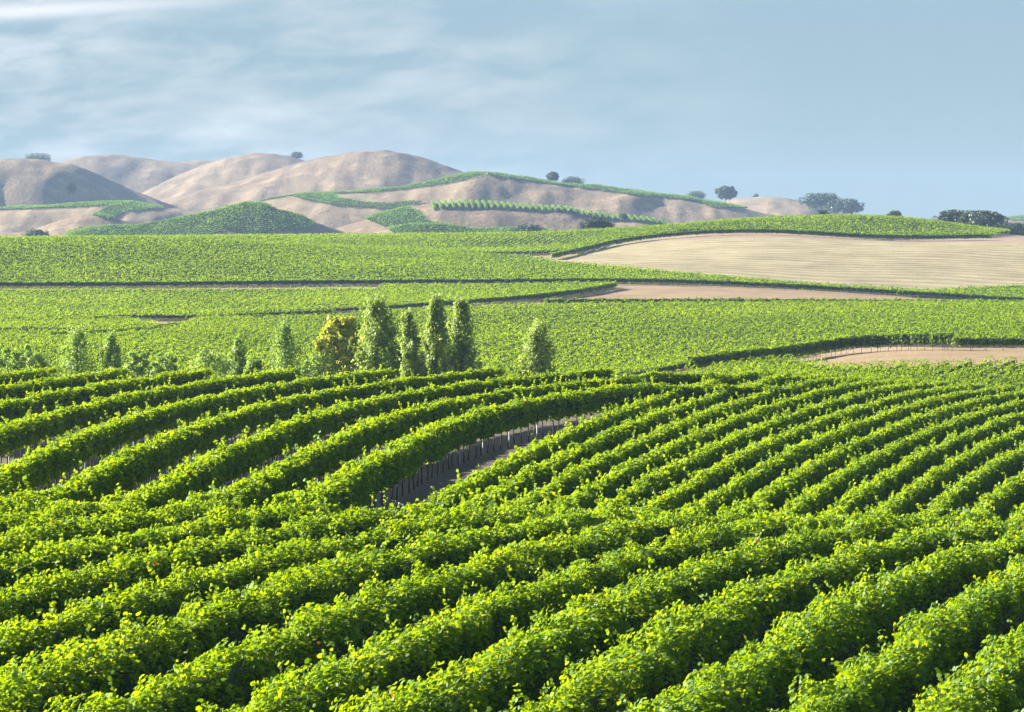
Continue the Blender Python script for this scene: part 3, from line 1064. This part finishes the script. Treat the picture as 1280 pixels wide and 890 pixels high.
# rows standing side by side on the bare knoll, seen end on as slanted teeth
for i in range(38):
    t_ = i / 37
    u_a = 540 + t_ * 292
    va = pl(u_a, [(540, 251), (590, 253), (640, 256), (700, 262), (760, 269), (832, 277)]) + 0.5
    Da = 1872
    xa = (u_a - U0) / F * Da
    ln = np.array([(xa, Da), (xa + 1.4 * (1 - t_ * .4), Da - 22), (xa + 3.0 * (1 - t_ * .4), Da - 45 * (1 - 0.45 * t_))])
    vine_row(ln, 'short far vine row of the comb on the knoll, %s end' % (
        ORD[i] + ' from the left' if i < 19 else ORD[37 - i] + ' from the right'),
             'comb of vine rows on the far knoll', 'mid', per_m=18, leaf=0.5, top=2.4, low=0.4, half=0.6, trunks=False, shoots=0, mat=M_FAR)


# ------------------------------------------------------------------ trees
def tree(name, label, group, u, D, h, w, mat, form='round', n=2500, leaf=0.2, seed=0, cat='tree', base_drop=0.3, trunk_r=None, zbase=None):
    r = np.random.default_rng(900 + seed)
    X = (u - U0) / F * D
    z0 = float(gz(np.array([u]), np.array([D]))[0]) + CAMZ - base_drop if zbase is None else zbase
    root = obj(name, None, loc=(X, D, z0))
    root.empty_display_size = 1
    tag(root, label, cat, group)
    tr = trunk_r or h * 0.022
    parts = []
    k = 9
    zt = np.linspace(0, h * (0.93 if form == 'poplar' else 0.62), k)
    px = np.cumsum(r.normal(0, h * 0.006, k)); py = np.cumsum(r.normal(0, h * 0.006, k))
    parts.append(tube(np.stack([px, py, zt], 1), tr * np.linspace(1, 0.22, k) ** 0.9, 8))
    P, Nn = [], []
    if form == 'poplar':
        nb = 56
        for i in range(nb):
            f0 = 0.05 + 0.88 * (i + r.random()) / nb
            a = i * 2.399 + r.random() * 0.6
            # outline of a columnar poplar: widest a third of the way up
            rad_ = w / 2 * float(np.interp(f0, [0, .12, .35, .6, .8, .93, 1], [.75, 1.0, 1.0, .78, .5, .22, .05])) * (0.5 + 0.65 * r.random())
            ln = h * (0.12 + 0.13 * r.random()) * (1 - 0.45 * f0)
            kk = 6
            f = np.linspace(0, 1, kk)
            bx = np.interp(f0 * h, zt, px); by = np.interp(f0 * h, zt, py)
            reach = rad_ * f ** 0.6
            bp = np.stack([bx + np.cos(a) * reach, by + np.sin(a) * reach, f0 * h + ln * f], 1)
            bp[:, 2] = np.minimum(bp[:, 2], h * (0.97 + 0.03 * r.random()))
            parts.append(tube(bp, tr * 0.30 * (1 - f0 * .5) * np.linspace(1, 0.2, kk), 5))
            m = int(n / nb * (1.35 - 0.7 * f0))
            ff = r.random(m) ** 0.7
            q = np.stack([np.interp(ff, f, bp[:, c]) for c in range(3)], 1)
            sp = w * 0.045
            P.append(q + r.normal(0, 1, (m, 3)) * (sp, sp, sp * 2.0))
            Nn.append(np.stack([np.full(m, np.cos(a)), np.full(m, np.sin(a)), np.full(m, 0.4)], 1) * 0.7 + SUNV * 0.7 + r.normal(0, 0.5, (m, 3)))
    else:
        nc = 60 if form == 'round' else 44
        zc_, rz = (0.58 * h, 0.40 * h) if form == 'round' else (0.46 * h, 0.48 * h)
        for i in range(nc):
            a = i * 2.399 + r.random() * 0.5
            ce = -0.75 + 1.7 * (i + 0.5) / nc
            cr_ = math.sqrt(max(0.02, 1 - min(1, ce) ** 2)) * (0.45 + 0.5 * r.random())
            c = np.array([np.cos(a) * cr_ * w / 2, np.sin(a) * cr_ * w / 2, zc_ + min(ce, 0.95) * rz * (0.8 + 0.25 * r.random())])
            f0 = 0.18 + 0.35 * r.random() if form == 'round' else 0.03 + 0.15 * r.random()
            b0 = np.array([np.interp(f0 * h, zt, px), np.interp(f0 * h, zt, py), f0 * h])
            kk = 5
            f = np.linspace(0, 1, kk)[:, None]
            bp = b0 + (c - b0) * f + np.array([0, 0, 1]) * np.sin(f * np.pi) * h * 0.03
            parts.append(tube(bp, tr * 0.40 * np.linspace(1, 0.18, kk), 5))
            rad_ = w * (0.075 + 0.06 * r.random()) * (1.3 if form == 'bush' else 1)
            m = int(n / nc)
            d = r.normal(size=(m, 3)); d /= np.linalg.norm(d, axis=1, keepdims=True)
            lump = 1 + 0.35 * fbm(d[:, 0] * 2 + i, d[:, 2] * 2 + d[:, 1], 300 + i, 2)
            q = c + d * (rad_ * (0.5 + 0.55 * r.random(m) ** 0.6) * lump)[:, None] * (1, 1, 0.78)
            q[:, 2] = np.clip(q[:, 2], h * 0.03 if form == 'bush' else h * .12, h * 1.02)
            P.append(q)
            Nn.append(d * 0.7 + (0, 0, 0.2) + SUNV * 0.6 + r.normal(0, 0.4, (m, 3)))
    v, q, t = merge(parts)
    obj('trunk', make_mesh('trunk', v, quads=q, tris=t, smooth=True), M_BARK, root)
    P, Nn = np.vstack(P), np.vstack(Nn)
    v, t, rr = leaf_cloud(P, Nn, leaf * np.exp(r.normal(0, 0.25, len(P))), 'mid', droop=0.2, r=np.clip(r.normal(.5, .25, len(P)), 0, 1))
    obj('crown', make_mesh('crown', v, tris=t, attrs={'rnd': ('FACE', rr)}), mat, root)
    return root


def zfor(v, D):      # world height of picture row v at distance D
    return (V0 - v) / F * D + CAMZ


def tree_uv(name, label, group, u, vtop, D, wpx, mat, form, n, leaf, seed, vbase=None, **kw):
    """tree whose top reaches picture row vtop when standing on the ground at distance D"""
    zt = zfor(vtop, D)
    zb = float(gz(np.array([float(u)]), np.array([float(D)]))[0]) + CAMZ - 0.2 if vbase is None else zfor(vbase, D)
    return tree(name, label, group, u, D, zt - zb, wpx / F * D, mat, form, n, leaf, seed, zbase=zb, **kw)


G_POP = 'tall poplars in the valley'
tree_uv('poplar_tree', 'broad grey green poplar, leftmost of the tall ones, right beside the golden tree', G_POP, 470, 377, 272, 62, M_POPLAR, 'poplar', 16000, 0.12, 1)
tree_uv('poplar_tree', 'shorter yellowish poplar second from the left among the tall ones', G_POP, 513, 392, 268, 38, M_POPLAR, 'poplar', 9000, 0.12, 2)
tree_uv('poplar_tree', 'tallest poplar, dense and grey green, left one of the touching pair', G_POP, 547, 374, 274, 46, M_POPLAR, 'poplar', 13000, 0.12, 3)
tree_uv('poplar_tree', 'slim poplar with pale stems, right one of the touching pair', G_POP, 579, 377, 270, 50, M_POPLAR, 'poplar', 13000, 0.12, 4)
tree_uv('poplar_tree', 'lone pointed poplar standing apart on the right', G_POP, 672, 407, 266, 52, M_POPLAR, 'poplar', 10000, 0.11, 5)
tree_uv('golden_tree', 'round tree with golden and olive leaves left of the tall poplars', None, 426, 386, 278, 68, M_GOLD, 'round', 13000, 0.14, 6)
tree_uv('round_bush', 'dark green rounded bush filling the space right of the broad poplar', None, 497, 425, 275, 44, M_OAK2, 'bush', 6000, 0.13, 7)
SH = [(12, 418, 30, 'at the left edge'), (40, 415, 34, 'second from the left edge'), (97, 409, 38, 'in front of the dark hollow'), (140, 413, 36, 'right of the dark hollow'),
      (172, 430, 26, 'low and round in the row of shrubs'), (205, 428, 34, 'with a reddish base, beside a low round one'), (262, 420, 40, 'wide, with whitish leaf tips'),
      (297, 419, 30, 'slim, touching a wide whitish one'), (318, 438, 24, 'smallest, between two taller ones'), (356, 407, 40, 'tall and pointed, left of the golden tree'),
      (398, 428, 44, 'bright and bushy at the foot of the golden tree')]
for i, (u, vt, wp, lb) in enumerate(SH):
    tree_uv('young_tree', 'pale green young tree %s' % lb, 'young pale trees along the valley', u, vt + (7, 10, 4, 6, 3, 5, 8, 4, 0, 0, 2)[i], 262 + (i * 37) % 13, wp * (1.5, 1.2, 1.5, 1.1, 1.7, 1.25, 1.6, 1.1, 1.6, 1.3, 1.5)[i], M_POPLAR2,
            'poplar' if i in (2, 3, 7, 9) else 'bush', 5200, 0.11, 20 + i)

G_OAK = 'dark oaks in the distance'
for i, (u, vt, vb, D, wp, lb) in enumerate([
        (746, 271, 293, 1150, 40, 'dark round oak rising behind the light green vineyard crest'),
        (1194, 263, 290, 1170, 52, 'left oak of the dark pair behind the right end of the hill'),
        (1229, 264, 292, 1160, 60, 'right and larger oak of the dark pair behind the right end of the hill'),
        (1262, 279, 298, 1150, 62, 'low dark bush at the foot of the oak pair, towards the right edge'),
        (1026, 242, 260, 2500, 52, 'left oak of the dark hilltop clump above the rounded vineyard'),
        (1056, 249, 268, 2480, 48, 'right oak of the dark hilltop clump above the rounded vineyard'),
        (907, 233, 250, 2500, 28, 'solitary tall oak on the right skyline'),
        (870, 239, 247, 2500, 26, 'low flat oak left of the solitary tall one on the skyline'),
        (691, 215, 226, 2300, 17, 'small airy oak on the ridge above the vine strip'),
        (716, 221, 229, 2300, 30, 'low wide oak beside the small airy one on the ridge'),
        (371, 190, 197, 3150, 16, 'tiny dark oak in the saddle left of the highest hill'),
        (48, 192, 200, 2660, 32, 'flat dark thicket on top of the leftmost hill'),
        (89, 228, 242, 2500, 14, 'lone oak on the shaded flank of the leftmost hill'),
        (45, 287, 303, 1620, 34, 'green bush in the hollow at the lower left of the hills'),
        (660, 281, 296, 1500, 44, 'hazy oak clump low behind the light green vineyard crest'),
        (945, 242, 246, 2950, 8, 'tiny bush on the right skyline knoll'),
        (779, 266, 272, 1700, 12, 'small bush near the right end of the comb of vine rows'),
        (1028, 262, 271, 1180, 16, 'small tree top peeking over the rounded vineyard, left one'),
        (1118, 263, 274, 1170, 20, 'small tree top peeking over the rounded vineyard, right one'),
]):
    hm = (vb - vt) / F * D
    tree_uv('oak_tree', lb, G_OAK, u, vt, D, wp, M_OAK, 'round' if hm > 5.5 and i not in (7, 9, 11) else 'bush', 4500 if D > 1300 else 9000, hm * (0.055 if D > 1300 else 0.04), 50 + i, vbase=vb + 3)

# ------------------------------------------------------------------ small things near the dirt strip
Dm = 101.5
um, vm = 503, 632
xm = (um - U0) / F * Dm
zm = float(gxy(np.array([xm]), np.array([Dm]))[0]) + CAMZ
root = tag(obj('end_post', None, loc=(xm, 84.0 * 1.0, 0)), 'white slanted end post tip among the leaves at the foot of the dirt strip', 'post')
xm = (um - U0) / F * 84.0
zg = float(gxy(np.array([xm]), np.array([84.0]))[0]) + CAMZ
root.location = (xm, 84.0, zg)
ht = zfor(630, 84.0) - zg
v, q, t = merge([tube([(0.30, 0.0, ht - 0.55), (0.0, 0, ht)], [0.02, 0.02], 8), tube([(0.30, 0, -0.1), (0.30, 0, ht - 0.5)], [0.03, 0.03], 8)])
obj('pole', make_mesh('pole', v, quads=q, tris=t), M_WHITE, root)
v, q, t = merge([tube([(-0.02, 0, ht - 0.02), (-0.1, 0, ht + 0.03), (-0.12, 0, ht - 0.12)], [0.02, 0.03, 0.015], 8)])
obj('cap', make_mesh('cap', v, quads=q, tris=t), M_WHITE, root)

# ------------------------------------------------------------------ haze
def box(name, x0, x1, y0, y1, z0, z1):
    v = np.array([(x, y, z) for x in (x0, x1) for y in (y0, y1) for z in (z0, z1)])
    q = np.array([(0, 1, 3, 2), (4, 6, 7, 5), (0, 4, 5, 1), (2, 3, 7, 6), (0, 2, 6, 4), (1, 5, 7, 3)])
    return make_mesh(name, v, quads=q)


m, t, o = mat_new('air')
vol = node(t, 'ShaderNodeVolumePrincipled')
vol.inputs['Color'].default_value = (0.42, 0.63, 0.95, 1)
vol.inputs['Density'].default_value = 0.000085
vol.inputs['Anisotropy'].default_value = 0.0
t.links.new(vol.outputs[0], o.inputs['Volume'])
zlo = float(ZG.min()) + CAMZ - 1.0
zhi = max(float(ZG.max()) + CAMZ + 25, 60)
xw = float(np.abs(XG).max()) + 5
hb = obj('haze', box('haze', -xw, xw, -20, 5400, zlo, zhi), m)
tag(hb, 'thin pale blue haze over the whole valley', 'haze', None, 'stuff')
